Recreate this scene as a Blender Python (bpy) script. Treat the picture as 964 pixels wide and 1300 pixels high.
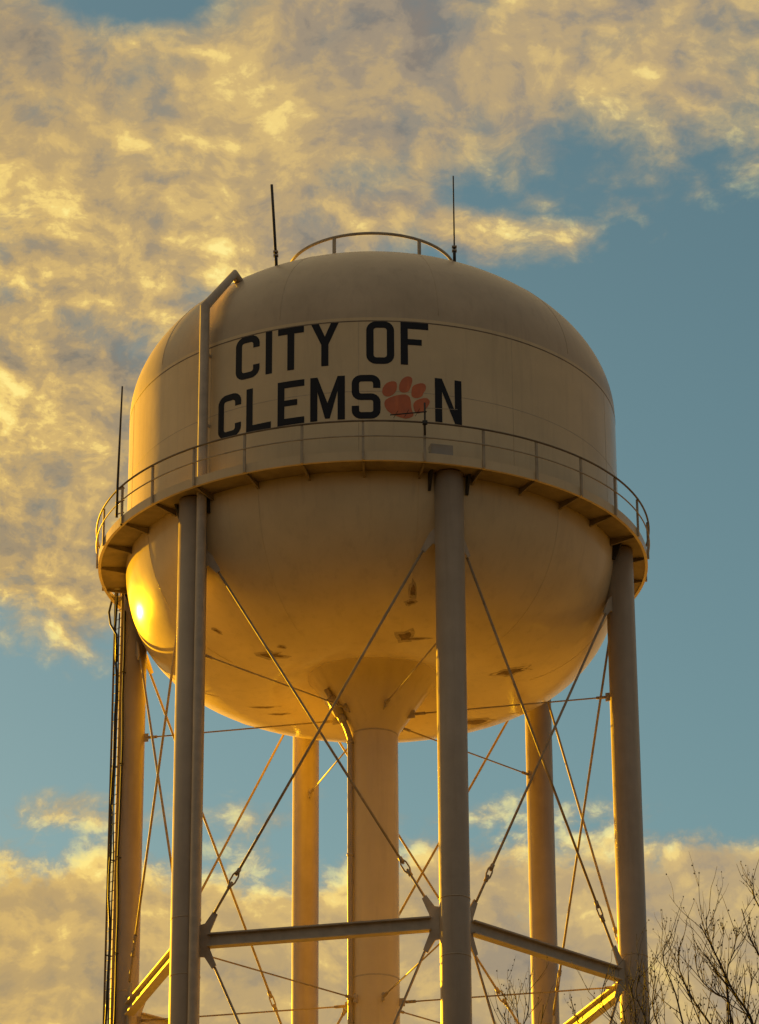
import bpy, bmesh, math, random
from mathutils import Vector, Matrix

sc = bpy.context.scene
for o in list(bpy.data.objects): bpy.data.objects.remove(o, do_unlink=True)
C = sc.collection
R = math.radians

# ------------------------------------------------------------------ camera
EYE = 1.7                      # camera height
WALK = EYE + 42.26             # height of the walkway datum
PITCH, YAW, ROLL = 0.4178, 0.0021, -0.0053
cam_d = bpy.data.cameras.new('camera'); cam = bpy.data.objects.new('camera', cam_d); C.objects.link(cam)
cam_d.sensor_fit = 'HORIZONTAL'; cam_d.sensor_width = 36.0; cam_d.lens = 36.0 * 4433.3 / 964.0
cam_d.clip_start = 0.5; cam_d.clip_end = 20000
F = Vector((math.sin(YAW)*math.cos(PITCH), math.cos(YAW)*math.cos(PITCH), math.sin(PITCH)))
RT = Vector((math.cos(YAW), -math.sin(YAW), 0)); UP = RT.cross(F)
r2 = RT*math.cos(ROLL) + UP*math.sin(ROLL); u2 = -RT*math.sin(ROLL) + UP*math.cos(ROLL)
m = Matrix((r2, u2, -F)).transposed().to_4x4(); m.translation = Vector((0, -99.3, EYE)); cam.matrix_world = m
sc.camera = cam

# ------------------------------------------------------------------ sky, sun, exposure
SUN_EL, SUN_AZ = 8.6, -33.0            # degrees above the horizon, degrees from +Y (negative = left)
sun_dir = Vector((math.sin(R(SUN_AZ))*math.cos(R(SUN_EL)), math.cos(R(SUN_AZ))*math.cos(R(SUN_EL)), math.sin(R(SUN_EL))))
sd = bpy.data.lights.new('sun', 'SUN'); sd.energy = 5.0; sd.angle = R(0.53); sd.color = (1.0, 0.50, 0.008)
so = bpy.data.objects.new('sun', sd); C.objects.link(so); so.rotation_euler = sun_dir.to_track_quat('Z', 'Y').to_euler()
so.location = (-60, 90, 60)

world = bpy.data.worlds.new('World'); sc.world = world; world.use_nodes = True
nt = world.node_tree; nt.nodes.clear()
class V:                                # tiny expression builder for shader math
    def __init__(s, sock): s.s = sock
    def _b(s, o, op, sw=False):
        n = nt.nodes.new('ShaderNodeMath'); n.operation = op
        a, b = (o, s) if sw else (s, o)
        for i, q in enumerate((a, b)):
            if isinstance(q, V): nt.links.new(q.s, n.inputs[i])
            else: n.inputs[i].default_value = q
        return V(n.outputs[0])
    def __add__(s, o): return s._b(o, 'ADD')
    __radd__ = __add__
    def __sub__(s, o): return s._b(o, 'SUBTRACT')
    def __rsub__(s, o): return s._b(o, 'SUBTRACT', True)
    def __mul__(s, o): return s._b(o, 'MULTIPLY')
    __rmul__ = __mul__
    def __truediv__(s, o): return s._b(o, 'DIVIDE')
    def max(s, o): return s._b(o, 'MAXIMUM')
    def min(s, o): return s._b(o, 'MINIMUM')
    def f(s, op):
        n = nt.nodes.new('ShaderNodeMath'); n.operation = op; nt.links.new(s.s, n.inputs[0]); return V(n.outputs[0])
    def ss(s, lo, hi, a=0.0, b=1.0):
        n = nt.nodes.new('ShaderNodeMapRange'); n.interpolation_type = 'SMOOTHSTEP'; nt.links.new(s.s, n.inputs[0])
        for i, q in enumerate((lo, hi, a, b)): n.inputs[i+1].default_value = q
        return V(n.outputs[0])
def vnoise(vec, scale, detail, rough, dist=0.0, off=(0, 0, 0), sq=(1, 1, 1.35)):
    mp = nt.nodes.new('ShaderNodeMapping'); nt.links.new(vec, mp.inputs[0])
    mp.inputs['Location'].default_value = [o for o in off]; mp.inputs['Scale'].default_value = sq
    n = nt.nodes.new('ShaderNodeTexNoise'); nt.links.new(mp.outputs[0], n.inputs['Vector'])
    n.inputs['Scale'].default_value = scale; n.inputs['Detail'].default_value = detail
    n.inputs['Roughness'].default_value = rough; n.inputs['Distortion'].default_value = dist
    return V(n.outputs['Fac'])
def gauss(az, el, a0, e0, wa, we):
    da = (az - a0)/wa; de = (el - e0)/we
    return (0.0 - (da*da + de*de)).f('EXPONENT')
tc = nt.nodes.new('ShaderNodeTexCoord'); dirv = tc.outputs['Generated']
sp = nt.nodes.new('ShaderNodeSeparateXYZ'); nt.links.new(dirv, sp.inputs[0])
vx, vy, vz = (V(sp.outputs[i]) for i in range(3))
az = vx._b(vy, 'ARCTAN2')*57.2958
el = vz.f('ARCSINE')*57.2958
sky = nt.nodes.new('ShaderNodeTexSky'); sky.sky_type = 'NISHITA'; sky.sun_disc = False
sky.sun_elevation = R(SUN_EL); sky.sun_rotation = R(SUN_AZ); sky.altitude = 250; sky.air_density = 1.0; sky.dust_density = 0.6; sky.ozone_density = 3.0
tint = nt.nodes.new('ShaderNodeMix'); tint.data_type = 'RGBA'; tint.blend_type = 'MULTIPLY'; tint.inputs[0].default_value = 1.0
nt.links.new(sky.outputs[0], tint.inputs[6]); tint.inputs[7].default_value = (0.80, 0.755, 0.50, 1)
# where clouds lie: a broken deck above, a clear band, a bank low down
low = vnoise(dirv, 9.0, 2.0, 0.5)
front = (az.f('ABSOLUTE')).ss(60, 120, 1.0, 0.0)
slope = ((az + 1.4)/3.4).max(-1.0).min(1.0)*front
el_b = 25.7 + 3.8*slope + (low - 0.5)*3.0
s_up = ((el - el_b)/1.3).max(-2.0).min(0.95)
s_up = s_up - 2.6*gauss(az, el, -4.5, 32.4, 1.5, 0.55) - 0.5*gauss(az, el, -0.2, 29.5, 1.0, 0.35)
el_l = 18.5 + (low - 0.5)*3.0
s_low = ((el_l - el)/0.75).max(-2.0).min(1.35)
s_puff = 2.5*gauss(az, el, 2.1, 28.2, 1.0, 0.85) + 2.3*gauss(az, el, 3.8, 28.35, 1.0, 0.55) + 2.2*gauss(az, el, 1.0, 28.7, 0.8, 0.5) + 2.5*gauss(az, el, -5.6, 22.7, 1.3, 0.9) + 0.7*gauss(az, el, -5.3, 19.2, 1.2, 0.5) + 1.85*gauss(az*0.0, el, 0.0, 18.85, 1.0, 0.75) + (low - 0.5)*2.5 - 2.0
s_cov = s_up.max(s_low).max(s_puff)
def warped(vec, scale, amp):             # bends the lookup so that clouds curl and fray
    n = nt.nodes.new('ShaderNodeTexNoise'); nt.links.new(vec, n.inputs['Vector']); n.inputs['Scale'].default_value = scale; n.inputs['Detail'].default_value = 3
    a = nt.nodes.new('ShaderNodeVectorMath'); a.operation = 'SUBTRACT'; nt.links.new(n.outputs['Color'], a.inputs[0]); a.inputs[1].default_value = (.5, .5, .5)
    b = nt.nodes.new('ShaderNodeVectorMath'); b.operation = 'SCALE'; nt.links.new(a.outputs[0], b.inputs[0]); b.inputs['Scale'].default_value = amp
    c = nt.nodes.new('ShaderNodeVectorMath'); c.operation = 'ADD'; nt.links.new(vec, c.inputs[0]); nt.links.new(b.outputs[0], c.inputs[1])
    return c.outputs[0]
wv = warped(dirv, 30.0, 0.016)
SC, DT, RG = 42.0, 10.0, 0.62
SQ = (1, 1, 1.5)
nA = vnoise(wv, SC, DT, RG, 0.0, sq=SQ)
e = 0.0060
nB = vnoise(wv, SC, DT, RG, 0.0, off=(-e*0.80, e*0.15, -e*0.75), sq=SQ)
nC = vnoise(dirv, 13.0, 3.0, 0.5, 0.1, off=(3.1, 1.7, 0.4))
nP = vnoise(wv, 30.0, 2.0, 0.5, 0.0, off=(7.3, 2.2, 5.4))
mott = el.ss(26.5, 31.0, 1.15, 0.62)
big1 = vnoise(wv, 17.0, 4.0, 0.5, 0.0, off=(2.3, 4.2, 1.4)); E2 = 0.013
big2 = vnoise(wv, 17.0, 4.0, 0.5, 0.0, off=(2.3 - E2*0.80, 4.2 + E2*0.15, 1.4 - E2*0.75))
fld = s_cov*0.66 + (nA - 0.5)*2.2*(mott*0.5 + 0.5) + (big1 - 0.5)*0.9
near = s_low.ss(-1.2, -0.2)
mask = fld.ss(-0.34, 0.68)*(1.0 - near) + fld.ss(-0.25, 0.50)*near
rim = near*fld.ss(-0.1, 0.15)*fld.ss(0.2, 0.75, 1.0, 0.0)*0.30
thick = fld.ss(0.1, 1.1)
soft = s_low.ss(0.0, 1.2, 1.0, 0.5)
rel = ((nA - nB)*1.95).max(-0.34).min(0.55)
spot = nP.ss(0.57, 0.78)*0.35
lit = ((rel*mott + (big1 - big2)*1.7 + (nC - 0.5)*0.65)*soft + 0.455 + rim + spot*(1.0 - s_low.ss(-1.0, 0.0)) + (nA - 0.5)*0.35 + s_low.ss(-0.6, 0.2)*s_low.ss(0.1, 1.0, 1.0, 0.0)*0.14 + s_low.ss(0.5, 1.3)*0.05).max(0.0).min(1.0)
ramp = nt.nodes.new('ShaderNodeValToRGB'); nt.links.new(lit.s, ramp.inputs[0])
cr = ramp.color_ramp; cr.interpolation = 'EASE'
RAMP = ((0.0, (0.25, 0.215, 0.185)), (0.25, (0.36, 0.29, 0.21)), (0.48, (0.50, 0.37, 0.20)), (0.68, (0.66, 0.475, 0.205)), (0.84, (0.90, 0.68, 0.25)), (1.0, (1.0, 0.86, 0.34)))
for _ in range(len(RAMP) - 2): cr.elements.new(0.5)
for q, (pos, col) in zip(cr.elements, RAMP): q.position = pos; q.color = (*col, 1)
cosS = vx*sun_dir.x + vy*sun_dir.y + vz*sun_dir.z
glow = cosS.ss(-0.3, 0.97, 0.38, 1.06)
STR = 0.05; EXPO = 2.0**1.8
cscale = nt.nodes.new('ShaderNodeVectorMath'); cscale.operation = 'SCALE'
nt.links.new(ramp.outputs[0], cscale.inputs[0]); nt.links.new((glow*(1.0/STR/EXPO)).s, cscale.inputs['Scale'])
warm = nt.nodes.new('ShaderNodeMix'); warm.data_type = 'RGBA'; warm.blend_type = 'MULTIPLY'
nt.links.new(cosS.ss(0.72, 1.0, 0.0, 1.0).s, warm.inputs[0]); nt.links.new(cscale.outputs[0], warm.inputs[6]); warm.inputs[7].default_value = (1.0, 0.87, 0.52, 1)
cool = nt.nodes.new('ShaderNodeMix'); cool.data_type = 'RGBA'; cool.blend_type = 'MULTIPLY'      # clouds turned away from the sun are greyer
nt.links.new(cosS.ss(-0.2, 0.65, 1.0, 0.0).s, cool.inputs[0]); nt.links.new(warm.outputs[2], cool.inputs[6]); cool.inputs[7].default_value = (0.98, 1.05, 1.5, 1)
mx = nt.nodes.new('ShaderNodeMix'); mx.data_type = 'RGBA'
nt.links.new((mask*0.96).s, mx.inputs[0]); nt.links.new(tint.outputs[2], mx.inputs[6]); nt.links.new(cool.outputs[2], mx.inputs[7])
bg = nt.nodes.new('ShaderNodeBackground'); bg.inputs[1].default_value = STR
wo = nt.nodes.new('ShaderNodeOutputWorld'); nt.links.new(mx.outputs[2], bg.inputs[0]); nt.links.new(bg.outputs[0], wo.inputs[0])
sc.view_settings.view_transform = 'Standard'; sc.view_settings.look = 'None'
sc.view_settings.exposure = 1.8; sc.view_settings.gamma = 1.0; sc.view_settings.use_curve_mapping = False

# ------------------------------------------------------------------ materials
def mat(name, col, rough=0.5, metal=0.0, var=0.12, scale=2.0, bump=0.0, streak=0.0, stain=(0.2, 0.13, 0.07), spec=0.5, bscale=None, coat=0.0):
    m = bpy.data.materials.new(name); m.use_nodes = True
    n = m.node_tree.nodes; L = m.node_tree.links; b = n['Principled BSDF']
    t = n.new('ShaderNodeTexCoord')
    nz = n.new('ShaderNodeTexNoise'); nz.inputs['Scale'].default_value = scale; nz.inputs['Detail'].default_value = 6; nz.inputs['Roughness'].default_value = 0.6
    L.new(t.outputs['Object'], nz.inputs['Vector'])
    mr = n.new('ShaderNodeMapRange'); L.new(nz.outputs['Fac'], mr.inputs[0]); mr.inputs[1].default_value = .3; mr.inputs[2].default_value = .7
    mr.inputs[3].default_value = 1 - var; mr.inputs[4].default_value = 1 + var*0.6
    mu = n.new('ShaderNodeVectorMath'); mu.operation = 'SCALE'; mu.inputs[0].default_value = col; L.new(mr.outputs[0], mu.inputs['Scale'])
    out = mu.outputs[0]
    if streak:
        mp = n.new('ShaderNodeMapping'); mp.inputs['Scale'].default_value = (2.2, 2.2, 0.16); L.new(t.outputs['Object'], mp.inputs[0])
        n2 = n.new('ShaderNodeTexNoise'); n2.inputs['Scale'].default_value = 1.6; n2.inputs['Detail'].default_value = 8; n2.inputs['Roughness'].default_value = .65; L.new(mp.outputs[0], n2.inputs['Vector'])
        m2 = n.new('ShaderNodeMapRange'); L.new(n2.outputs['Fac'], m2.inputs[0]); m2.inputs[1].default_value = .52; m2.inputs[2].default_value = .80; m2.inputs[3].default_value = 0; m2.inputs[4].default_value = streak
        mm = n.new('ShaderNodeMix'); mm.data_type = 'RGBA'; L.new(m2.outputs[0], mm.inputs[0]); L.new(out, mm.inputs[6]); mm.inputs[7].default_value = (*stain, 1)
        out = mm.outputs[2]
    L.new(out, b.inputs['Base Color'])
    r3 = n.new('ShaderNodeMapRange'); L.new(nz.outputs['Fac'], r3.inputs[0]); r3.inputs[1].default_value = .3; r3.inputs[2].default_value = .7
    r3.inputs[3].default_value = max(0.03, rough*0.85); r3.inputs[4].default_value = min(1, rough*1.2); L.new(r3.outputs[0], b.inputs['Roughness'])
    b.inputs['Metallic'].default_value = metal; b.inputs['Specular IOR Level'].default_value = spec
    if bump:
        nb = n.new('ShaderNodeTexNoise'); nb.inputs['Scale'].default_value = bscale or scale; nb.inputs['Detail'].default_value = 3; L.new(t.outputs['Object'], nb.inputs['Vector'])
        bp = n.new('ShaderNodeBump'); bp.inputs['Distance'].default_value = bump; bp.inputs['Strength'].default_value = 1; L.new(nb.outputs['Fac'], bp.inputs['Height']); L.new(bp.outputs[0], b.inputs['Normal'])
    return m
CREAM = (0.75, 0.625, 0.41)
M = dict(
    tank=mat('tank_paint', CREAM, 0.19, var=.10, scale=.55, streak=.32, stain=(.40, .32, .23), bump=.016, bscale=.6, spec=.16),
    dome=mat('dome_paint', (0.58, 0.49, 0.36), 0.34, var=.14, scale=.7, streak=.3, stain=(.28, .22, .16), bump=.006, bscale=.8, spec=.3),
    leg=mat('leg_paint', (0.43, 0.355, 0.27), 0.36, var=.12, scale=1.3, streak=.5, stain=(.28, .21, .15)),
    steel=mat('painted_steel', (0.50, 0.43, 0.34), 0.5, var=.2, scale=3, streak=.3, stain=(.2, .12, .07)),
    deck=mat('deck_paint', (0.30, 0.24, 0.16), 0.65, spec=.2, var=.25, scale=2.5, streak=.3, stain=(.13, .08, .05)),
    rod=mat('rod_paint', (0.42, 0.34, 0.24), 0.65, spec=.25, var=.25, scale=4, streak=.4, stain=(.15, .08, .05)),
    rail=mat('railing_paint', (0.46, 0.40, 0.31), 0.55, spec=.3, var=.2, scale=3, streak=.3, stain=(.12, .08, .06)),
    toprail=mat('dark_railing_paint', (0.20, 0.165, 0.125), 0.6, var=.3, scale=3, spec=.3),
    seam=mat('weld_seam', (0.22, 0.17, 0.12), 0.6, var=.5, scale=3),
    weld=mat('painted_weld', (0.50, 0.42, 0.31), 0.5, var=.2, scale=6),
    ink=mat('navy_lettering', (0.008, 0.009, 0.016), 0.5, var=.45, scale=2.5, streak=.09, stain=(.06, .053, .045), spec=.3),
    orange=mat('orange_paint', (0.60, 0.155, 0.05), 0.42, var=.14, scale=3, streak=.15, stain=(.55, .3, .18)),
    dark=mat('dark_metal', (0.03, 0.028, 0.026), 0.5, var=.3, scale=5),
    black=mat('black_cable', (0.012, 0.012, 0.012), 0.5, var=.3, scale=8),
    rust=mat('rust', (0.25, 0.17, 0.10), 0.8, var=.5, scale=9),
    stain=mat('rust_stain', (0.50, 0.40, 0.27), 0.6, var=.35, scale=7),
    soil=mat('soil', (0.075, 0.062, 0.038), 0.95, var=.3, scale=.12, spec=0.0),
    bounceground=mat('bounce_ground', (0.58, 0.47, 0.25), 0.95, var=.15, scale=.12, spec=0.0),  # pale surface of the added bounce ground
    concrete=mat('concrete', (0.42, 0.40, 0.36), 0.85, var=.15, scale=1.5, bump=.01, bscale=10),
    bark=mat('bark', (0.050, 0.036, 0.026), 0.85, var=.35, scale=6, bump=.01, bscale=20),
    bud=mat('bud', (0.16, 0.11, 0.03), 0.7, var=.4, scale=20),
    sunlitbud=mat('sunlit_bud', (0.42, 0.31, 0.06), 0.7, var=.3, scale=20),  # sunlight on the slim tree's buds, painted into their colour
    grey=mat('grey_box', (0.42, 0.39, 0.35), 0.5, var=.15, scale=2),
    white=mat('white_paint', (0.75, 0.72, 0.66), 0.45, var=.1, scale=3),
)

# ------------------------------------------------------------------ mesh helpers
class MB:
    def __init__(s): s.v = []; s.f = []; s.sm = []
    def quad(s, *i, smooth=False): s.f.append(i); s.sm.append(smooth)
    def lathe(s, prof, n=64, cap0=False, cap1=False, a0=0.0, a1=2*math.pi, smooth=True):
        full = abs(a1 - a0 - 2*math.pi) < 1e-6
        cols = n if full else n + 1; b = len(s.v)
        for r, z in prof:
            for i in range(cols):
                a = a0 + (a1 - a0)*i/n; s.v.append((r*math.sin(a), -r*math.cos(a), z))
        for j in range(len(prof) - 1):
            for i in range(n):
                i2 = (i + 1) % cols
                s.quad(b + j*cols + i, b + j*cols + i2, b + (j+1)*cols + i2, b + (j+1)*cols + i, smooth=smooth)
        if cap0: s.f.append(tuple(b + i for i in range(cols))); s.sm.append(False)
        if cap1: s.f.append(tuple(b + (len(prof)-1)*cols + i for i in reversed(range(cols)))); s.sm.append(False)
        return s
    def tube(s, pts, rad, n=10, closed=False, cap=True):
        pts = [Vector(p) for p in pts]; N = len(pts); b = len(s.v)
        rads = rad if isinstance(rad, (list, tuple)) else [rad]*N
        prev = None
        for k, p in enumerate(pts):
            if closed: d = (pts[(k+1) % N] - pts[k-1]).normalized()
            else:
                d0 = (pts[k] - pts[k-1]).normalized() if k else None; d1 = (pts[k+1] - pts[k]).normalized() if k < N-1 else None
                d = (d0 + d1).normalized() if d0 and d1 else (d0 or d1)
            if prev is None:
                ref = Vector((0, 0, 1)) if abs(d.z) < .9 else Vector((1, 0, 0)); x = d.cross(ref).normalized()
            else: x = (prev - d*prev.dot(d)).normalized()
            prev = x; y = d.cross(x)
            mit = 1.0
            if not closed and 0 < k < N-1:
                mit = 1.0/max(.5, math.cos((pts[k]-pts[k-1]).angle(pts[k+1]-pts[k])/2))
            for i in range(n):
                a = 2*math.pi*i/n; s.v.append(tuple(p + (x*math.cos(a) + y*math.sin(a))*rads[k]*(mit if mit < 1.2 else 1.05)))
        for k in range(N if closed else N-1):
            for i in range(n):
                i2 = (i+1) % n; k2 = (k+1) % N
                s.quad(b+k*n+i, b+k*n+i2, b+k2*n+i2, b+k2*n+i, smooth=True)
        if cap and not closed:
            s.f.append(tuple(b+i for i in reversed(range(n)))); s.sm.append(False)
            s.f.append(tuple(b+(N-1)*n+i for i in range(n))); s.sm.append(False)
        return s
    def box(s, c, ax, ay, az_, hx, hy, hz):
        c = Vector(c); b = len(s.v)
        for k in (-1, 1):
            for j in (-1, 1):
                for i in (-1, 1): s.v.append(tuple(c + Vector(ax)*hx*i + Vector(ay)*hy*j + Vector(az_)*hz*k))
        for q in ((0, 2, 3, 1), (4, 5, 7, 6), (0, 1, 5, 4), (2, 6, 7, 3), (0, 4, 6, 2), (1, 3, 7, 5)): s.f.append(tuple(b+i for i in q)); s.sm.append(False)
        return s
    def prism(s, poly, o, ex, ey, th):
        o = Vector(o); ex = Vector(ex); ey = Vector(ey); nrm = ex.cross(ey).normalized(); n = len(poly); b = len(s.v)
        for k in (-.5, .5):
            for x, y in poly: s.v.append(tuple(o + ex*x + ey*y + nrm*th*k))
        s.f.append(tuple(b+i for i in reversed(range(n)))); s.sm.append(False)
        s.f.append(tuple(b+n+i for i in range(n))); s.sm.append(False)
        for i in range(n): s.quad(b+i, b+(i+1) % n, b+n+(i+1) % n, b+n+i)
        return s
    def build(s, name, m, parent=None, fix=True):
        me = bpy.data.meshes.new(name); me.from_pydata(s.v, [], s.f)
        me.polygons.foreach_set('use_smooth', s.sm); me.update()
        if fix:
            bm = bmesh.new(); bm.from_mesh(me); bmesh.ops.recalc_face_normals(bm, faces=bm.faces); bm.to_mesh(me); bm.free()
        me.materials.append(M[m] if isinstance(m, str) else m)
        return link(name, me, parent)
def link(name, me, parent=None, loc=None, rz=0.0):
    o = bpy.data.objects.new(name, me); C.objects.link(o)
    if parent is not None: o.parent = parent
    if loc is not None: o.location = loc
    o.rotation_euler = (0, 0, rz)
    return o
def thing(name, label, cat, loc=(0, 0, 0), group=None):
    o = bpy.data.objects.new(name, None); C.objects.link(o); o.location = loc; o.empty_display_size = .3
    o['label'] = label; o['category'] = cat
    if group: o['group'] = group
    return o
def pol(r, a, z=0.0): return Vector((r*math.sin(a), -r*math.cos(a), z))   # a = 0 faces the camera, positive to the right

# ------------------------------------------------------------------ ground
g = MB(); g.lathe([(0.01, 0), (20, 0), (60, 0), (200, 0), (800, 0), (6000, 0)], 96, cap0=True)
gr = g.build('ground', 'soil'); gr['kind'] = 'structure'
fb = MB(); fo = random.Random(3); n = 72  # unseen pale ground, added to bounce sunlight up under the bowl
fb.v.append((-20, 186, .004))
for rr in (60, 130, 1.0):
    for i in range(n):
        a = 2*math.pi*i/n; k = rr if rr > 1 else 185 + 9*math.sin(3*a + 1) + 6*math.sin(7*a) + fo.uniform(-3, 3)
        fb.v.append((-20 + k*math.cos(a)*1.5, 186 + k*math.sin(a), .004))
for i in range(n):
    fb.quad(0, 1+i, 1+(i+1) % n)
    for q in range(2): fb.quad(1+q*n+i, 1+(q+1)*n+i, 1+(q+1)*n+(i+1) % n, 1+q*n+(i+1) % n)
fd = fb.build('bounce_field', 'bounceground', fix=False); fd['kind'] = 'structure'

# ------------------------------------------------------------------ water tower (built about the walkway datum; legs reach the ground)
T = thing('water_tower', 'cream steel water tower with domed tank, six legs and black lettering', 'water tower', (0, 0, 0))
Z = WALK
TR = 7.62; LR = 7.682; LA0 = R(16.67); LEG = 0.425
LEGA = [LA0 + R(60*k) for k in range(6)]
# tank
dome = [(TR*math.cos(t), Z + 4.72 + 4.78*math.sin(t)) for t in [math.pi/2*i/40 for i in range(41)]]
dome[-1] = (0.02, dome[-1][1])
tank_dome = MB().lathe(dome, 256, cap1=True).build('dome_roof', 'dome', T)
shell = MB().lathe([(TR, Z - 0.1 + (4.82)*i/12) for i in range(13)], 256).build('tank_shell', 'tank', T)
bowlp = []
for i in range(41):
    t = math.pi/2*i/40
    bowlp.append((3.5 + (TR - 3.5)*math.cos(t)**(2/2.2), Z - 0.1 - 4.1*math.sin(t)**(2/2.2)))
bowlp[-1] = (3.5, Z - 4.2)
for i in range(1, 9):
    q = i/8; bowlp.append((3.5 - 1.5*q, Z - 4.2 + .42*q*q))
bowl = MB().lathe(bowlp, 256).build('tank_bowl', 'tank', T)
cone = MB().lathe([(2.0, Z - 3.78), (1.86, Z - 3.93), (1.45, Z - 4.52), (1.0, Z - 5.17), (.80, Z - 5.46), (.735, Z - 5.62)], 96).build('riser_cone', 'tank', T)
riser = MB().lathe([(.735, Z - 5.62 - (Z - 5.9)*i/20) for i in range(21)], 64).build('riser', 'tank', T)
def ring(name, r, z, h, proud, m, parent, n=192):
    return MB().lathe([(r - .01, z + h/2 + .004), (r + proud, z + h/2), (r + proud, z - h/2), (r - .01, z - h/2 - .004)], n, smooth=False).build(name, m, parent)
ring('weld_seam', TR, Z + 4.60, .035, .006, 'seam', shell)
for zz in (-5.62,): ring('weld_seam', .735, Z + zz, .05, .008, 'weld', riser, 64)
for zz in (-13.25, -21.5, -30): ring('weld_seam', .735, Z + zz, .04, .006, 'weld', riser, 64)
# meridian seams of the shell and the dome, thin raised welds
for k in range(10):
    a = R(-12 + 36*k + 9)
    MB().tube([pol(TR + .001, a, Z - .05), pol(TR + .001, a, Z + 4.58)], .0045, 6).build('weld_seam', 'weld', shell)
    MB().tube([pol(r + .001, a + R(13), z) for r, z in bowlp[1:34]], .009, 6).build('weld_seam', 'tank', bowl)
ring('weld_seam', TR, Z + 2.30, .02, .003, 'weld', shell)
for k in range(10):
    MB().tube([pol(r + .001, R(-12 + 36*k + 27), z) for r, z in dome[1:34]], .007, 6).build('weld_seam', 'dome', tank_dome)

# ---- lettering on the shell: flat paint, bent round the steel
def painted(name, m, polys, parent, r=TR + .006):
    bm = bmesh.new()
    for pts in polys:
        vs = [bm.verts.new((x, 0, y)) for x, y in pts]; bm.faces.new(vs)
    bmesh.ops.triangulate(bm, faces=bm.faces[:])
    x0 = min(v.co.x for v in bm.verts); x1 = max(v.co.x for v in bm.verts)
    k = math.ceil(x0/.08)
    while k*.08 < x1:
        bmesh.ops.bisect_plane(bm, geom=bm.verts[:]+bm.edges[:]+bm.faces[:], plane_co=(k*.08, 0, 0), plane_no=(1, 0, 0)); k += 1
    for v in bm.verts: v.co = pol(r, v.co.x/TR, v.co.z + Z)
    bmesh.ops.recalc_face_normals(bm, faces=bm.faces)
    me = bpy.data.meshes.new(name); bm.to_mesh(me); bm.free(); me.materials.append(M[m])
    me.polygons.foreach_set('use_smooth', [True]*len(me.polygons))
    return link(name, me, parent)
S = .215
def bar(x0, y0, x1, y1): return [(x0, y0), (x1, y0), (x1, y1), (x0, y1)]
def ribbon(path, w=S):           # quads following a polyline, mitred
    out = []; P = [Vector((x, y)) for x, y in path]; L = []
    for i, p in enumerate(P):
        d0 = (P[i]-P[i-1]).normalized() if i else None; d1 = (P[i+1]-P[i]).normalized() if i < len(P)-1 else None
        d = (d0+d1).normalized() if d0 and d1 else (d0 or d1)
        mlt = 1/max(.4, d.dot(d1 or d0)); nrm = Vector((-d.y, d.x))*w/2*mlt; L.append((p+nrm, p-nrm))
    for i in range(len(P)-1): out.append([tuple(L[i][0]), tuple(L[i][1]), tuple(L[i+1][1]), tuple(L[i+1][0])])
    return out
def arc(cx, cy, rad, a0, a1, n=5): return [(cx+rad*math.cos(R(a0+(a1-a0)*i/n)), cy+rad*math.sin(R(a0+(a1-a0)*i/n))) for i in range(n+1)]
def glyph(ch, w, h):
    s = S; q = s/2; rc = .19
    if ch == 'C':
        return ribbon([(w-q, h*.70)] + arc(w-q-rc, h-q-rc, rc, 0, 90) + arc(q+rc, h-q-rc, rc, 90, 180) + arc(q+rc, q+rc, rc, 180, 270) + arc(w-q-rc, q+rc, rc, 270, 360) + [(w-q, h*.30)])
    if ch == 'O':
        p = arc(w-q-rc, h-q-rc, rc, 0, 90) + arc(q+rc, h-q-rc, rc, 90, 180) + arc(q+rc, q+rc, rc, 180, 270) + arc(w-q-rc, q+rc, rc, 270, 360)
        return ribbon([(w-q, h/2)] + p + [(w-q, h/2)])
    if ch == 'S':
        y = h*.5; r1 = .17
        return ribbon([(w-q, h*.70)] + arc(w-q-r1, h-q-r1, r1, 0, 90) + arc(q+r1, h-q-r1, r1, 90, 180) + arc(q+r1, y+r1, r1, 180, 270) + arc(w-q-r1, y-r1, r1, 90, 0) + arc(w-q-r1, q+r1, r1, 0, -90) + arc(q+r1, q+r1, r1, 270, 180) + [(q, h*.30)])
    if ch == 'I': return [bar(0, 0, w, h)]
    if ch == 'T': return [bar(0, h-s, w, h), bar(w/2-q, 0, w/2+q, h-s)]
    if ch == 'L': return [bar(0, 0, s, h), bar(s, 0, w, s)]
    if ch == 'E': return [bar(0, 0, s, h), bar(s, 0, w, s), bar(s, h-s, w, h), bar(s, h/2-q*.9, w*.74, h/2+q*.9)]
    if ch == 'F': return [bar(0, 0, s, h), bar(s, h-s, w, h), bar(s, h/2-q*.4, w*.76, h/2+q*1.4)]
    if ch == 'Y':
        yo, yi = h*.50, h*.69
        return [bar(w/2-q, 0, w/2+q, yo), [(w/2-q, yo), (w/2+q, yo), (w/2, yi)], [(w/2-q, yo), (w/2, yi), (s*1.08, h), (0, h)], [(w/2+q, yo), (w, h), (w-s*1.08, h), (w/2, yi)]]
    if ch == 'M': return [[(0, 0), (s, 0), (s, h*.66), (w/2-.07, .06), (w/2+.07, .06), (w-s, h*.66), (w-s, 0), (w, 0), (w, h), (w-s, h), (w/2, h*.40), (s, h), (0, h)]]
    if ch == 'N': return [[(0, 0), (s, 0), (s, h*.70), (w-s, 0), (w, 0), (w, h), (w-s, h), (w-s, h*.30), (s, h), (0, h)]]
ROW1 = [('C', -4.26, -3.44), ('I', -3.24, -3.03), ('T', -2.84, -2.03), ('Y', -1.81, -.98), ('O', -.17, .65), ('F', .84, 1.67)]
ROW2 = [('C', -4.88, -4.05), ('L', -3.87, -3.05), ('E', -2.84, -2.01), ('M', -1.83, -.80), ('S', -.60, .24), ('N', 1.85, 2.67)]
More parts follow.
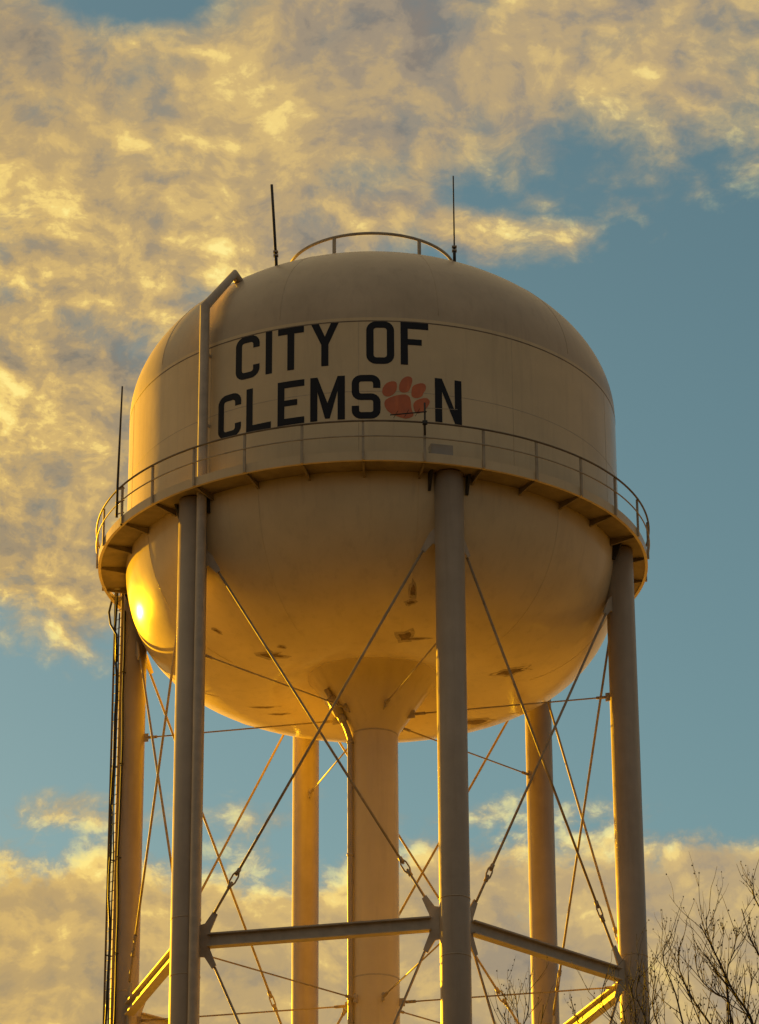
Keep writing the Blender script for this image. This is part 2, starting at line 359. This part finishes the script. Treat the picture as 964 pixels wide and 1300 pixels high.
for row, zb, h in ((ROW1, 3.185, 1.40), (ROW2, 1.41, 1.42)):
    for ch, x0, x1 in row:
        painted('letter', 'ink', [[(x0+x, zb+y) for x, y in p] for p in glyph(ch, x1-x0, h)], shell)
PAW = [[(0.4, 2.05), (0.65, 2.16), (0.93, 2.23), (1.09, 2.17), (1.13, 2.02), (1.13, 1.85), (1.16, 1.71), (1.21, 1.59), (1.18, 1.51), (1.02, 1.43), (0.86, 1.45), (0.68, 1.51), (0.49, 1.61), (0.38, 1.75), (0.34, 1.92)],
 [(0.28, 2.29), (0.33, 2.47), (0.45, 2.59), (0.61, 2.64), (0.71, 2.6), (0.73, 2.48), (0.7, 2.3), (0.57, 2.16), (0.43, 2.12), (0.32, 2.17)],
 [(0.78, 2.48), (0.83, 2.64), (0.92, 2.76), (1.05, 2.82), (1.17, 2.78), (1.18, 2.64), (1.12, 2.45), (1.07, 2.32), (0.95, 2.27), (0.84, 2.28), (0.78, 2.36)],
 [(1.15, 2.36), (1.18, 2.5), (1.31, 2.58), (1.47, 2.63), (1.58, 2.57), (1.58, 2.42), (1.5, 2.3), (1.47, 2.2), (1.35, 2.12), (1.21, 2.12), (1.14, 2.19)],
 [(1.19, 1.88), (1.23, 1.99), (1.34, 2.08), (1.5, 2.14), (1.61, 2.15), (1.67, 2.1), (1.7, 2.03), (1.64, 1.89), (1.56, 1.76), (1.4, 1.64), (1.29, 1.62), (1.22, 1.72)]]
def smoothpoly(p):               # one Chaikin pass
    out = []
    for i in range(len(p)):
        a, b = p[i], p[(i+1) % len(p)]
        out += [(a[0]*.75+b[0]*.25, a[1]*.75+b[1]*.25), (a[0]*.25+b[0]*.75, a[1]*.25+b[1]*.75)]
    return out
for i, pp in enumerate(PAW): painted('paw_pad' if i == 0 else 'paw_toe', 'orange', [smoothpoly(pp)], shell)

# ---- chipped paint and rust marks on the bowl
def bowl_z(r):
    if r >= 3.5: return Z - .1 - 4.1*(max(0, 1 - ((r-3.5)/(TR-3.5))**2.2))**(1/2.2)
    return Z - 4.2 + .42*((3.5-r)/1.5)**2
rng = random.Random(4)
for (x, y, wx, wy) in ((1.17, -6.08, .10, .22), (1.10, -5.75, .16, .05), (.94, -4.4, .22, .30), (1.15, -4.25, .42, .05), (4.11, -1.56, .45, .22), (3.12, 2.64, .42, .28), (-3.01, -3.04, .34, .22), (-2.7, -3.6, .12, .06), (-3.4, 1.2, .35, .05), (-2.9, 1.8, .25, .05), (-4.6, -3.6, .12, .05)):
    ks = [rng.uniform(.45, 1.1) for _ in range(14)]
    halo = None
    for grow_, lift, mm, nm in ((1.45, .005, 'stain', 'stain'), (1.0, .008, 'rust', 'rust_patch')):
        b = MB(); n = 14; vs = [(x, y)]
        for i in range(n):
            a = 2*math.pi*i/n; k = ks[i]*grow_ + (rng.uniform(0, .25) if grow_ > 1 else 0); vs.append((x + wx*k*math.cos(a), y + (wy*k + (.03 if grow_ > 1 else 0))*math.sin(a)))
        for (px, py) in vs:
            rr = math.hypot(px, py); nn = Vector((px/rr*max(0, (rr-3.5)/4), py/rr*max(0, (rr-3.5)/4), -1)).normalized()
            b.v.append(tuple(Vector((px, py, bowl_z(rr))) + nn*lift))
        for i in range(n): b.quad(0, 1+i, 1+(i+1) % n)
        b.build(nm, mm, bowl, fix=False)

# ---- riser cone stiffener straps and the drain pipe
A = R(-60)
pd = [pol(1.66, A, Z - 4.38), pol(1.50, A, Z - 4.62), pol(1.17, A, Z - 5.12), pol(1.05, A, Z - 5.32), pol(.93, A, Z - 5.56), pol(.825, A, Z - 5.84)]
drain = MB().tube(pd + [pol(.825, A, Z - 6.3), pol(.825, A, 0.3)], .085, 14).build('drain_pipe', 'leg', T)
MB().tube([pd[1], pd[2]], .155, 16).build('sleeve', 'leg', drain)
MB().tube([pd[2], pd[3]], .130, 16).build('flange', 'steel', drain)
for zz in (-5.95, -9.5, -13.9, -18, -24): MB().tube([pol(.825, A, Z+zz-.04), pol(.825, A, Z+zz+.04)], .105, 14).build('clamp', 'steel', drain)

# ---- legs
legs = []
for k, a in enumerate(LEGA):
    c = pol(LR, a)
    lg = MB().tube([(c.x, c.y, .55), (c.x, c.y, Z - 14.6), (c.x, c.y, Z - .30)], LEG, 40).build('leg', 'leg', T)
    legs.append(lg)
    for zz in (-13.1, -14.75, -22.0, -30.0):
        MB().tube([(c.x, c.y, Z+zz-.018), (c.x, c.y, Z+zz+.018)], LEG + .009, 40).build('weld_seam', 'weld', lg)
    MB().tube([(c.x, c.y, -.3), (c.x, c.y, .5)], .9, 8).build('footing', 'concrete', lg)
    MB().tube([(c.x, c.y, .5), (c.x, c.y, .56)], .7, 24).build('base_plate', 'steel', lg)
MB().tube([(0, 0, -.3), (0, 0, .32)], 1.4, 24).build('footing', 'concrete', riser)

# ---- bracing panels between neighbouring legs
TIERS = [(-2.1, -13.75), (-13.75, -28.9), (-28.9, -(Z - 1.0))]
GUS = [(.36, .46), (.56, .50), (.80, .84), (.92, .74), (.72, .27), (.72, -.27), (.90, -.72), (.78, -.82), (.56, -.47), (.36, -.44)]
GTOP = [(.34, .28), (.60, .02), (.86, -.48), (.74, -.56), (.50, -.30), (.34, -.34)]
def rod(p0, p1, rad, tb=None):
    p0 = Vector(p0); p1 = Vector(p1); d = (p1-p0).normalized(); L = (p1-p0).length
    b = MB(); ref = Vector((0, 0, 1)) if abs(d.z) < .9 else Vector((1, 0, 0))
    if tb is None: b.tube([p0, p1], rad, 10)
    else:
        t0, t1 = L - tb - .22, L - tb + .22
        b.tube([p0, p0 + d*(t0+.12)], rad, 10); b.tube([p0 + d*(t1-.12), p1], rad, 10)
    o = b.build('brace_rod', 'rod', T)
    if tb is not None:
        s = d.cross(Vector((p0.x+p1.x, p0.y+p1.y, 0)).normalized()).normalized()
        t = MB()
        for sg in (-1, 1): t.tube([p0 + d*(t0-.02) + s*sg*.03, p0 + d*(t0+.12) + s*sg*.085, p0 + d*(t1-.12) + s*sg*.085, p0 + d*(t1+.02) + s*sg*.03], .026, 6)
        t.tube([p0 + d*(t0-.10), p0 + d*(t0+.07)], .062, 8); t.tube([p0 + d*(t1-.07), p0 + d*(t1+.10)], .062, 8)
        t.build('turnbuckle', 'rod', o)
    return o
for k in range(6):
    a, b_ = LEGA[k], LEGA[(k+1) % 6]
    A_, B_ = pol(LR, a), pol(LR, b_); L = (B_-A_).length; ex = (B_-A_).normalized(); up = Vector((0, 0, 1)); nrm = ex.cross(up)
    for ti, (zt, zb) in enumerate(TIERS):
        zt += Z; zb += Z
        top_s, top_dz = (.78, -.50) if ti == 0 else (.84, -.76)
        for sgn, (P, Q, dirx, lg) in enumerate(((A_, B_, ex, legs[k]), (B_, A_, -ex, legs[(k+1) % 6]))):
            off = nrm*(.05 if sgn else -.05)
            p0 = P + dirx*top_s + up*(zt + top_dz) + off; p1 = Q - dirx*(.84 if ti < 2 else .5) + up*(zb + (.78 if ti < 2 else .2)) + off
            rod(p0, p1, .038, 1.1 if ti < 2 else None)
            if ti == 0:
                MB().prism(GTOP, P + up*zt, dirx, up, .05).build('gusset_plate', 'steel', lg)
            if ti < 2:
                gp = MB().prism(GUS, P + up*zb, dirx, up, .05).build('gusset_plate', 'steel', lg)
        if ti < 2:                                  # horizontal strut, rolled I-section
            hh, hw, tf = .19, .15, .022; b = MB(); mid = (A_+B_)/2 + up*zb; hl = L/2 - .66
            b.box(mid, ex, nrm, up, hl, .012, hh - 2*tf + .001); b.box(mid + up*(hh-tf), ex, nrm, up, hl, hw, tf); b.box(mid - up*(hh-tf), ex, nrm, up, hl, hw, tf)
            b.build('strut', 'steel', T)
    # radial ties from riser to the leg, two levels
    for zt, rin, rup in ((-5.0, 1.18, 0), (-13.95, .80, 0)):
        u = pol(1, a); i0 = u*rin + up*(Z+zt); i1 = u*(LR - LEG - .05) + up*(Z+zt)
        t = MB().tube([i0, i1], .024, 8).build('tie_rod', 'rod', T)
        MB().box(u*(rin-.02) + up*(Z+zt), u, u.cross(up), up, .12, .02, .12).build('lug', 'steel', t)
        MB().tube([i0 + u*.12, i0 + u*.42], .048, 8).build('clevis', 'rod', t)
        MB().box(u*(LR - LEG - .03) + up*(Z+zt), u, u.cross(up), up, .10, .02, .13).build('lug', 'steel', t)
        MB().tube([i1 - u*.36, i1 - u*.08], .048, 8).build('clevis', 'rod', t)

# ---- walkway with railing
WR = 8.469; NP = 30; PH = R(-1.83); dA = 2*math.pi/NP
fa = MB().lathe([(WR, Z - .30), (WR, Z - .02), (WR - .02, Z - .02), (WR - .02, Z - .27), (WR - .09, Z - .27), (WR - .09, Z - .30), (WR, Z - .30)], 180, smooth=False)
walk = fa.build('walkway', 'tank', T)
LAD = Vector((-7.93, 1.40, 0)); ladr = math.hypot(LAD.x, LAD.y); lada = math.atan2(LAD.x, -LAD.y)
for k in range(NP):
    a0 = PH + dA*k; a1 = a0 + dA
    rel = (lada - a0) % (2*math.pi)
    r0, r1 = TR - .01, WR - .025; zt, zb = Z - .245, Z - .26; gp = .0012
    b = MB()
    if rel < dA:
        outl = []
        for i in range(9): outl.append(pol(r0, a0+gp+(a1-a0-2*gp)*i/8))
        for i in range(1, 8): outl.append(pol(r0+(r1-r0)*i/8, a1-gp))
        for i in range(9): outl.append(pol(r1, a1-gp-(a1-a0-2*gp)*i/8))
        for i in range(1, 8): outl.append(pol(r1-(r1-r0)*i/8, a0+gp))
        n = len(outl)
        for z_ in (zt, zb):
            for p in outl: b.v.append((p.x, p.y, z_))
            for p in outl:
                d = (Vector((p.x, p.y, 0)) - LAD).normalized()*.30; b.v.append((LAD.x+d.x, LAD.y+d.y, z_))
        for i in range(n):
            j = (i+1) % n
            b.quad(i, j, n+j, n+i); b.quad(2*n+j, 2*n+i, 3*n+i, 3*n+j); b.quad(i, 2*n+i, 2*n+j, j); b.quad(n+i, n+j, 3*n+j, 3*n+i)
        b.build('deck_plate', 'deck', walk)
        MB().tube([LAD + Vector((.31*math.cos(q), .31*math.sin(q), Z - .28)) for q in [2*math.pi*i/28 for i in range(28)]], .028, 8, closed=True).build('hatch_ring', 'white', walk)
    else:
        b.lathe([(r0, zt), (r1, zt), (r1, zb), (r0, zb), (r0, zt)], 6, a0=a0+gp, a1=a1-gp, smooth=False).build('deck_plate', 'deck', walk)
    # bracket under the joint, post above it
    u = pol(1, a0); t = u.cross(Vector((0, 0, 1)))
    bk = MB(); o = u*TR + Vector((0, 0, Z - .262))
    bk.prism([(-.03, 0), (.74, 0), (.74, -.06), (-.03, -.20)], o, u, Vector((0, 0, 1)), .022)
    n_ = Vector((0, 0, 1)); sl = (Vector((0, 0, -.06)) + u*.74 - Vector((0, 0, -.20)) + u*.03).normalized()
    bk.box(o + u*.355 + Vector((0, 0, -.137)), sl, t, sl.cross(t), .40, .032, .008)
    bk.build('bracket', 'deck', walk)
    po = MB().box(u*(WR + .032) + Vector((0, 0, Z + .305)), u, t, Vector((0, 0, 1)), .03, .035, .605).build('railing_post', 'rail', walk)
for zz, rr in ((.91, .030), (.43, .021)):
    MB().tube([pol(WR + .035 + .035, 2*math.pi*i/180, Z + zz) for i in range(180)], rr, 8, closed=True).build('top_rail' if zz > .6 else 'mid_rail', 'toprail' if zz > .6 else 'rail', walk)
# cast steel brackets where the legs meet the walkway
for k in range(6):
    u = pol(1, LEGA[k]); t = u.cross(Vector((0, 0, 1)))
    for s in (-1, 1):
        MB().prism([(-.02, 0), (.30, 0), (.06, -.55), (-.02, -.55)], u*(TR - .03) + t*s*.57 + Vector((0, 0, Z - .262)), u, Vector((0, 0, 1)), .07).build('stiffener', 'dark', legs[k])

# ---- overflow pipe: over the dome edge, down the shell and the leg
pa = R(-39.25)
op = [pol(6.2, pa, Z + 7.20), pol(6.62, pa, Z + 7.48), pol(7.91, pa, Z + 5.86), pol(7.91, pa, Z - 14), pol(7.91, pa, .6)]
ov = MB()
ov.tube(op, .142, 20)
over = ov.build('overflow_pipe', 'steel', T)
for zz in (4.3, 2.0, .3):
    MB().box(pol(7.74, pa, Z+zz), pol(1, pa), pol(1, pa).cross(Vector((0, 0, 1))), (0, 0, 1), .13, .02, .05).build('bracket', 'steel', over)

# ---- dome railing
RR = 2.68; rz = Z + 10.21
rails = MB().tube([pol(RR, 2*math.pi*i/72, rz) for i in range(72)], .05, 8, closed=True).build('roof_railing', 'rail', T)
def dome_z(r): return Z + 4.72 + 4.78*math.sqrt(max(0, 1-(r/TR)**2))
for k in range(6):
    u = pol(RR, R(-26 + 60*k)); MB().box((u.x, u.y, (dome_z(RR)+rz)/2), u.normalized(), u.normalized().cross(Vector((0, 0, 1))), (0, 0, 1), .03, .05, (rz-dome_z(RR))/2 + .02).build('railing_post', 'rail', rails)
MB().tube([pol(.0, 0, dome_z(0)-.05), pol(0, 0, dome_z(0)+.28)], .35, 16).build('roof_vent', 'tank', T)

# ---- ladder with cables on the left leg
lg_c = pol(LR, LEGA[4]); od = (Vector((LAD.x, LAD.y, 0)) - lg_c).normalized(); tdir = od.cross(Vector((0, 0, 1)))
lb = MB()
for s in (-1, 1): lb.box(LAD + tdir*s*.20 + Vector((0, 0, (Z + .75)/2 + .2)), tdir, od, (0, 0, 1), .012, .032, (Z + .75)/2 - .2)
ladder = lb.build('ladder', 'toprail', T)
rm = None
for i in range(int((Z + .2)/.305)):
    z_ = .7 + i*.305
    if rm is None:
        o = MB().tube([-tdir*.20, tdir*.20], .011, 6).build('rung', 'toprail', ladder); rm = o.data
    else: o = link('rung', rm, ladder)
    o.location = LAD + Vector((0, 0, z_))
for i in range(14):
    z_ = 2 + i*3.0; c0 = LAD + Vector((0, 0, z_))
    sb = MB()
    for s in (-1, 1): sb.box(c0 + tdir*s*.18 - od*.12, od, tdir, (0, 0, 1), .14, .008, .02)
    sb.build('standoff', 'dark', ladder)
def wob(p, z0, z1, amp, seed, n=60):
    q = random.Random(seed); ph = [q.uniform(0, 6) for _ in range(4)]
    out = []
    for i in range(n+1):
        z_ = z0 + (z1-z0)*i/n
        out.append(Vector(p) + tdir*(amp*math.sin(z_*.9+ph[0]) + amp*.6*math.sin(z_*2.3+ph[1])) + od*(amp*.4*math.sin(z_*1.4+ph[2])) + Vector((0, 0, z_)))
    return out
MB().tube(wob(LAD + tdir*.05 + od*.02, .5, Z - .1, .05, 1), .036, 8).build('cable', 'black', ladder)
MB().tube(wob(LAD - tdir*.08 + od*.03, .5, Z - 1.0, .03, 2), .022, 8).build('cable', 'black', ladder)
cd_ = (lg_c.normalized()*.25 + Vector((-.28, -.95, 0))).normalized()
MB().tube([p for p in wob(lg_c + cd_*(LEG + .06), .5, Z - .9, .022, 3)], .032, 8).build('cable', 'black', ladder)
sw = [pol(WR + .02, lada - R(4.5), Z - .25), pol(WR + .05, lada - R(3.5), Z - .7), pol(WR - .08, lada - R(2), Z - 1.2), LAD + od*.06 + Vector((0, 0, Z - 1.7)), LAD + od*.04 + Vector((0, 0, Z - 2.6))]
MB().tube(sw, .035, 8).build('cable', 'black', ladder)

# ------------------------------------------------------------------ things fixed on the tower
def roof_antenna(name, label, base, tip, r0, r1, fat):
    t = thing(name, label, 'antenna', base, 'whip antennas')
    d = Vector(tip) - Vector(base)
    MB().tube([(0, 0, -.12), d*.55, d], [r0, (r0+r1)/2, r1], 10).build('whip', 'dark', t)
    MB().tube([(0, 0, -.12), d*.10, d*.17], [fat, fat, fat*.8], 10).build('mount', 'dark', t)
    for q in (.12, .165): MB().box(d*q, (1, 0, 0), (0, 1, 0), (0, 0, 1), fat*1.5, fat*1.5, .018).build('clamp', 'steel', t)
    return t
b1 = Vector((-2.915, -4.664, dome_z(5.5))); b2 = Vector((2.535, -4.768, dome_z(5.4)))
roof_antenna('whip_antenna', 'thick dark pole antenna on the dome, beside the bent overflow pipe', b1, b1 + Vector((-.17, 0, 2.82)), .047, .045, .05)
roof_antenna('whip_antenna', 'thin dark whip antenna on the dome, at the roof railing end away from the pipe', b2, b2 + Vector((0, 0, 2.98)), .026, .022, .05)
b3 = pol(WR + .11, R(-63.2), Z - .28); t3 = thing('whip_antenna', 'tall dark whip antenna clamped to the walkway railing', 'antenna', b3, 'whip antennas')
MB().tube([(0, 0, .25), (0, 0, 1.3), (.06, 0, 4.6)], [.04, .04, .026], 10).build('whip', 'dark', t3)
MB().tube([(.15, -.09, -.05), (.15, -.09, 1.25)], .035, 10).build('mount', 'dark', t3)
for zz in (.35, .75, 1.15):
    MB().tube([(-.05, .03, zz), (.22, -.13, zz)], .022, 8).build('clamp', 'steel', t3)
    MB().tube([(.16, -.09, zz + .02), pol(WR + .06, R(-61.83), Z + zz - .26) - b3], .018, 8).build('clamp', 'steel', t3)
# small yagi on the railing in front of the lettering
ya = R(10.17); yb = pol(WR + .10, ya, Z + .50); yt = thing('yagi_antenna', 'small dark beam antenna on a short mast at the walkway railing', 'antenna', yb)
MB().tube([(0, 0, 0), (0, 0, 1.02)], .028, 8).build('mast', 'dark', yt)
MB().tube([(-1.0, -.25, .52), (.05, 0, .74)], .020, 8).build('boom', 'dark', yt)
MB().tube([(0, 0, .86), (.95, .12, .86)], .008, 8).build('element', 'grey', yt)
for q in (.15, .45, .75): 
    c = Vector((-1.0, -.25, .52)).lerp(Vector((.05, 0, .74)), q); MB().tube([c + Vector((.06, -.24, 0)), c - Vector((.06, -.24, 0))], .008, 6).build('element', 'dark', yt)
MB().box((0, -.02, .38), (1, 0, 0), (0, 1, 0), (0, 0, 1), .07, .06, .05).build('clamp', 'dark', yt)
# equipment box standing on the walkway
eb = pol(8.15, R(14.0), Z - .245); et = thing('equipment_box', 'plain grey equipment box standing on the walkway behind the railing', 'box', eb)
et.rotation_euler = (0, 0, R(14))
MB().box((0, 0, .31), (1, 0, 0), (0, 1, 0), (0, 0, 1), .33, .14, .31).build('cabinet', 'grey', et)
MB().box((0, -.146, .31), (1, 0, 0), (0, 1, 0), (0, 0, 1), .29, .006, .27).build('door', 'grey', et)

# ------------------------------------------------------------------ bare trees between camera and tower
def px_pt(x, y, dist):                     # a point seen in that direction, at that distance along the ground
    d = F + r2*((x - 482)/4433.3) - u2*((y - 650)/4433.3)
    t = dist/math.hypot(d.x, d.y); return Vector((0, -99.3, EYE)) + d*t
def grow(b, bb, p, d, L, rad, depth, q):
    """a curved shoot with side shoots; buds along the finest ones"""
    n = 5; pts = [p]; dd = d.copy()
    for i in range(n):
        dd = (dd + Vector((q.gauss(0, .13), q.gauss(0, .13), .10 + q.gauss(0, .07)))).normalized(); pts.append(pts[-1] + dd*L/n)
    b.tube(pts, [rad*(1 - .6*i/n) for i in range(n+1)], 5)
    if depth > 0:
        for k in range(q.randint(2, 4)):
            i = q.randint(1, n-1); a = q.uniform(0, 6.28); side = Vector((math.cos(a), math.sin(a), q.uniform(.2, .9)))
            grow(b, bb, pts[i], ((pts[i+1]-pts[i]).normalized() + side*.75).normalized(), L*q.uniform(.35, .6), rad*.55, depth-1, q)
    for i in range(1, n+1):
        if q.random() < (.24 if depth == 0 else .10):
            c = pts[i] + Vector((q.gauss(0, .012), q.gauss(0, .012), q.gauss(0, .012))); s = q.uniform(.005, .011)
            base = len(bb.v)
            for v in ((s, 0, 0), (-s, 0, 0), (0, s, 0), (0, -s, 0), (0, 0, s*1.7), (0, 0, -s*1.3)): bb.v.append(tuple(c + Vector(v)))
            for f in ((0, 2, 4), (2, 1, 4), (1, 3, 4), (3, 0, 4), (2, 0, 5), (1, 2, 5), (3, 1, 5), (0, 3, 5)): bb.f.append(tuple(base+i for i in f)); bb.sm.append(False)
def bare_tree(label, strands, fork, dist, seed, trunk_r, leanx=0.0, twig=1.0, budm='bud'):
    q = random.Random(seed); strands = [(w, [(x, y + 14) for x, y in P]) for w, P in strands]; fk = px_pt(*fork, dist); foot = Vector((fk.x + leanx, fk.y + .3, 0))
    t = thing('bare_tree', label, 'tree', foot, 'bare trees in front of the tower')
    tb, cb, bb = MB(), MB(), MB()
    mids = [foot + (fk - foot)*s + Vector((q.gauss(0, .06), q.gauss(0, .06), 0)) for s in (.25, .5, .75)]
    tb.tube([foot - Vector((0, 0, .2)), foot + Vector((0, 0, .15)), *mids, fk], [trunk_r*1.5, trunk_r*1.15, trunk_r, trunk_r*.8, trunk_r*.6, trunk_r*.42], 12)
    for k in range(9):                      # lower limbs, below the picture
        s = q.uniform(.35, .85); p = foot + (fk - foot)*s; a = q.uniform(0, 6.28)
        grow(tb, bb, p, Vector((math.cos(a), math.sin(a), .9)).normalized(), q.uniform(1.6, 2.8), trunk_r*.25, 2, q)
    for st in strands:
        w = st[0]; dz = q.uniform(-.9, .9); P = [px_pt(x, y, dist + dz*(1 - .25*i)) for i, (x, y) in enumerate(st[1])]
        P = P + [P[-1].lerp(fk, .5) + Vector((0, 0, -.05)), fk - Vector((0, 0, .05))]
        P.reverse()
        fine = []                          # smooth the polyline
        for i in range(len(P)-1):
            p0 = P[max(0, i-1)]; p1 = P[i]; p2 = P[i+1]; p3 = P[min(len(P)-1, i+2)]
            for j in range(4):
                u = j/4; fine.append(.5*((2*p1) + (p2-p0)*u + (2*p0-5*p1+4*p2-p3)*u*u + (3*p1-p0-3*p2+p3)*u*u*u))
        fine.append(P[-1]); n = len(fine)
        rad = [max(.0062, 1.2*w*(1 - .80*(i/(n-1)))) for i in range(n)]
        cb.tube(fine, rad, 6)
        for i in range(3, n-1):
            for rep in range(1):
                if q.random() < .85*twig:
                    d = (fine[i+1]-fine[i]).normalized(); a = q.uniform(0, 6.28); side = Vector((math.cos(a), .6*math.sin(a), q.uniform(0, .6)))
                    grow(cb, bb, fine[i], (d + side*.8).normalized(), q.uniform(.2, .75)*twig, max(.0050, rad[i]*.5), q.choice((0, 1, 1)), q)
    for o, nm, mm in ((tb, 'trunk', 'bark'), (cb, 'crown', 'bark'), (bb, 'buds', budm)):
        ob = o.build(nm, mm, t, fix=False); ob.location = -foot
        if nm == 'buds': ob['kind'] = 'stuff'
    return t
bare_tree('tall bare budding tree with dark fanned branches, rising highest of the leafless trees',
          [(.022, [(889, 1160), (909, 1198), (929, 1241), (957, 1290)]), (.016, [(845, 1185), (843, 1208), (858, 1248), (872, 1300)]), (.018, [(862, 1188), (863, 1218), (882, 1258), (909, 1300)]),
           (.014, [(882, 1198), (889, 1228), (909, 1248), (926, 1262)]), (.013, [(897, 1150), (899, 1174), (909, 1198), (922, 1232)]), (.014, [(936, 1164), (932, 1194), (924, 1218), (926, 1262), (932, 1300)]),
           (.018, [(942, 1140), (953, 1178), (966, 1203), (985, 1250)]), (.016, [(956, 1098), (958, 1124), (968, 1145), (992, 1200)]), (.014, [(833, 1225), (829, 1262), (842, 1300)]), (.018, [(990, 1120), (985, 1180), (985, 1260)]),
           (.013, [(868, 1232), (880, 1262), (895, 1300)]), (.013, [(915, 1225), (940, 1262), (958, 1300)]), (.015, [(955, 1225), (950, 1262), (945, 1300)])], (930, 1420), 40.0, 11, .17, .4)
bare_tree('slim bare tree with gold lit buds, its twigs crossing a tower leg',
          [(.013, [(813, 1224), (808, 1250), (822, 1290)]), (.012, [(771, 1222), (764, 1258), (784, 1288), (798, 1310)]), (.012, [(800, 1238), (806, 1262), (808, 1300)]), (.010, [(790, 1262), (795, 1285), (803, 1310)]), (.010, [(826, 1258), (824, 1285), (818, 1315)])],
          (808, 1400), 43.0, 5, .10, -.2, 1.0, 'sunlitbud')
bare_tree('thin bare sapling with sparse upright twigs, its tips just below the strut',
          [(.012, [(673, 1224), (671, 1268), (662, 1300)]), (.010, [(655, 1250), (658, 1280), (660, 1310)]), (.009, [(690, 1262), (686, 1290), (672, 1320)]), (.008, [(640, 1272), (645, 1295), (655, 1325)]), (.007, [(734, 1276), (730, 1300), (700, 1340)])],
          (664, 1390), 45.0, 8, .09, .1, 1.0)
